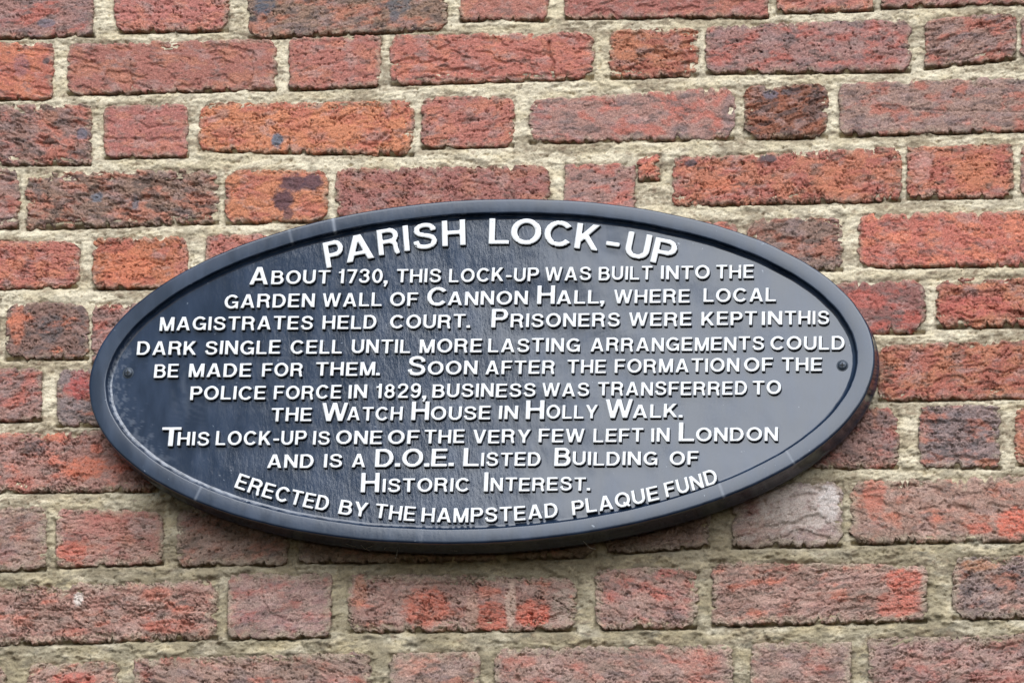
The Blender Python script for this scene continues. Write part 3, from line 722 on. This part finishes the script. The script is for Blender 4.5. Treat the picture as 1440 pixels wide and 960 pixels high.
word('MAGISTRATES', 224, 439.6, l3, S); word('HELD', 453, 529, l3, S); word('COURT.', 548, 661, l3, S); word('PRISONERS', 690.5, 871.5, l3, S, (26.5, 713, 717.5))
word('WERE', 884, 972.5, l3, S); word('KEPT', 986, 1064, l3, S); word('IN', 1071, 1100, l3, S); word('THIS', 1103.5, 1166, l3, S)
l4 = line(192, 499.8, 1188, 491.8)
word('DARK', 192, 276, l4, S); word('SINGLE', 288, 394, l4, S); word('CELL', 408, 480.5, l4, S); word('UNTIL', 494, 576.5, l4, S); word('MORE', 589.6, 677.5, l4, S)
word('LASTING', 686, 815.5, l4, S); word('ARRANGEMENTS', 830, 1074.5, l4, S); word('COULD', 1083, 1188, l4, S)
l5 = line(216, 531.4, 1156, 521.8)
word('BE', 216, 250.5, l5, S); word('MADE', 265, 353, l5, S); word('FOR', 368, 425.5, l5, S); word('THEM.', 443.5, 534, l5, S); word('SOON', 573, 671, l5, S, (27, 598, 601))
word('AFTER', 682, 780, l5, S); word('THE', 797.5, 852, l5, S); word('FORMATION', 864, 1039.5, l5, S); word('OF', 1046, 1087, l5, S); word('THE', 1099, 1156, l5, S)
l6 = line(267, 562.8, 1099, 554.6)
word('POLICE', 267, 373, l6, S); word('FORCE', 384.5, 479.5, l6, S); word('IN', 489.6, 515.6, l6, S); word('1829,', 527, 599.5, l6, 20.5); word('BUSINESS', 607.5, 753, l6, S)
word('WAS', 762, 828.5, l6, S); word('TRANSFERRED', 840.5, 1050.5, l6, S); word('TO', 1058, 1098.5, l6, S)
l7 = line(380, 593, 960, 587.3)
word('THE', 381, 438, l7, S); word('WATCH', 452, 565.5, l7, S, (26, 488, 487.5)); word('HOUSE', 578, 689.5, l7, S, (26, 603, 605.5)); word('IN', 701, 728, l7, S)
word('HOLLY', 739, 840, l7, S, (26.5, 765, 768)); word('WALK.', 851, 960, l7, S, (27, 889, 889))
l8 = line(226, 627, 1094, 620)
word('THIS', 226, 293.5, l8, S, (27, 253, 249)); word('LOCK-UP', 303, 430, l8, 20); word('IS', 439.6, 463.5, l8, S); word('ONE', 472, 537, l8, S); word('OF', 545, 589, l8, S); word('THE', 596, 653, l8, S)
word('VERY', 665, 745.5, l8, S); word('FEW', 757, 821.5, l8, S); word('LEFT', 834, 904.5, l8, S); word('IN', 915.5, 941.5, l8, S); word('LONDON', 954, 1094, l8, S, (27, 976, 978.5))
l9 = line(375, 658, 982, 653.6)
word('AND', 375, 440.5, l9, S); word('IS', 455, 481, l9, S); word('A', 494, 513.5, l9, S); word('D.O.E.', 527, 638, l9, 25.5, None, .10); word('LISTED', 651, 760, l9, S, (25.5, 673, 676))
word('BUILDING', 779, 924.5, l9, S, (26, 802, 805)); word('OF', 941.5, 982, l9, S)
l10 = line(507, 692.3, 830, 689.8)
word('HISTORIC', 507, 660, l10, S, (27, 533, 537.5)); word('INTEREST.', 680, 830, l10, S, (27, 686, 689.5))
_bx = [329, 366, 410, 440, 475, 504, 563, 640, 693, 733, 775, 805, 842, 876, 900, 937, 975, 996, 1013]
_by = [685.5, 697.5, 708.5, 716.5, 722.5, 726, 731.3, 733.6, 733.5, 732, 728.3, 724, 719.5, 713.5, 708, 698.5, 689.5, 683.5, 678.5]
_pc = np.polyfit((np.array(_bx)-670)/350, _by, 4)
lb = lambda x: float(np.polyval(_pc, (x-670)/350))
for a in (('ERECTED', 329, 460), ('BY', 475, 515), ('THE', 526, 583), ('HAMPSTEAD', 592, 785), ('PLAQUE', 805, 928), ('FUND', 937, 1011)): word(*a, lb, 20.3)

# ------------------------------------------------------------------ screws
def screw(px, py, rpx):
    x, z = at(px, py, (PAN+1.5)/1000); r = rpx*.743e-3
    piv = np.array([x, -PAN/1000-bend(x-BASE[0], z-BASE[2]), z])-BASE
    n = 32; a = np.linspace(0, 2*np.pi, n, endpoint=False)
    pr = [(1.25, -.3), (1.22, .25), (1.02, .35), (.98, .2), (.96, .9), (.85, 1.5), (.55, 1.9), (.2, 2.0)]
    V = [np.stack([r*q*np.cos(a), np.full(n, -h/1000), r*q*np.sin(a)], -1) for q, h in pr]
    V = np.concatenate(V+[np.array([[0, -.002, 0]])]); idx = np.arange(len(pr)*n).reshape(-1, n); i2 = np.roll(idx, -1, 1)
    F = np.stack([idx[:-1], idx[1:], i2[1:], i2[:-1]], -1).reshape(-1, 4)
    c = idx[-1]; Fc = np.stack([c[0::2], np.full(n//2, len(V)-1), np.roll(c, -2)[0::2], np.roll(c, -1)[0::2]], -1)
    s = mesh_obj('screw', V, np.concatenate([F, Fc]), [m_screw], plq); s.location = piv
    # cross recess: near-black star capping the crown in place of an open slot
    cr_ = []; w1 = r*.13; w2 = r*.55
    P = [(w1, w1), (w2, w1*.7), (w2, -w1*.7), (w1, -w1), (w1*.7, -w2), (-w1*.7, -w2), (-w1, -w1), (-w2, -w1*.7), (-w2, w1*.7), (-w1, w1), (-w1*.7, w2), (w1*.7, w2)]
    top = [(p[0], -.00212, p[1]) for p in P]; bot = [(p[0], -.0008, p[1]) for p in P]
    me = bpy.data.meshes.new('cross_recess'); nn = len(P)
    me.from_pydata(top+bot, [], [tuple(range(nn))]+[(k, (k+1) % nn, nn+(k+1) % nn, nn+k) for k in range(nn)]); me.materials.append(m_hole)
    o = bpy.data.objects.new('cross_recess', me); col.objects.link(o); o.parent = s
screw(180, 524, 6.6); screw(1184.5, 513.5, 6.6)

# ------------------------------------------------------------------ cobweb strands under the lower rim
cu = bpy.data.curves.new('cobweb', 'CURVE'); cu.dimensions = '3D'; cu.bevel_depth = .00022; cu.bevel_resolution = 0
rs = random.Random(5)
for (xa, ya, xb, yb) in ((515, 770, 548, 750), (540, 772, 552, 749), (528, 762, 580, 768), (505, 762, 520, 774), (556, 785, 560, 766), (470, 752, 500, 768), (600, 765, 650, 774), (820, 760, 838, 772)):
    s = cu.splines.new('POLY'); s.points.add(6)
    for k in range(7):
        f = k/6; x, z = at(xa+(xb-xa)*f, ya+(yb-ya)*f+rs.uniform(-.6, .6)-3*math.sin(f*math.pi)*-1, .018+.01*(1-f))
        s.points[k].co = (float(x), -(.018+.010*(1-f)), float(z), 1)
cw = bpy.data.objects.new('cobweb', cu); col.objects.link(cw); cu.materials.append(m_web)
dg = bpy.context.evaluated_depsgraph_get()
mw = bpy.data.meshes.new_from_object(cw.evaluated_get(dg)); bpy.data.objects.remove(cw)
cw = bpy.data.objects.new('cobweb', mw); col.objects.link(cw)
cw['label'] = 'thin dusty cobweb strands clinging under the bottom edge of the oval plaque'
cw['category'] = 'cobweb'; cw['kind'] = 'stuff'
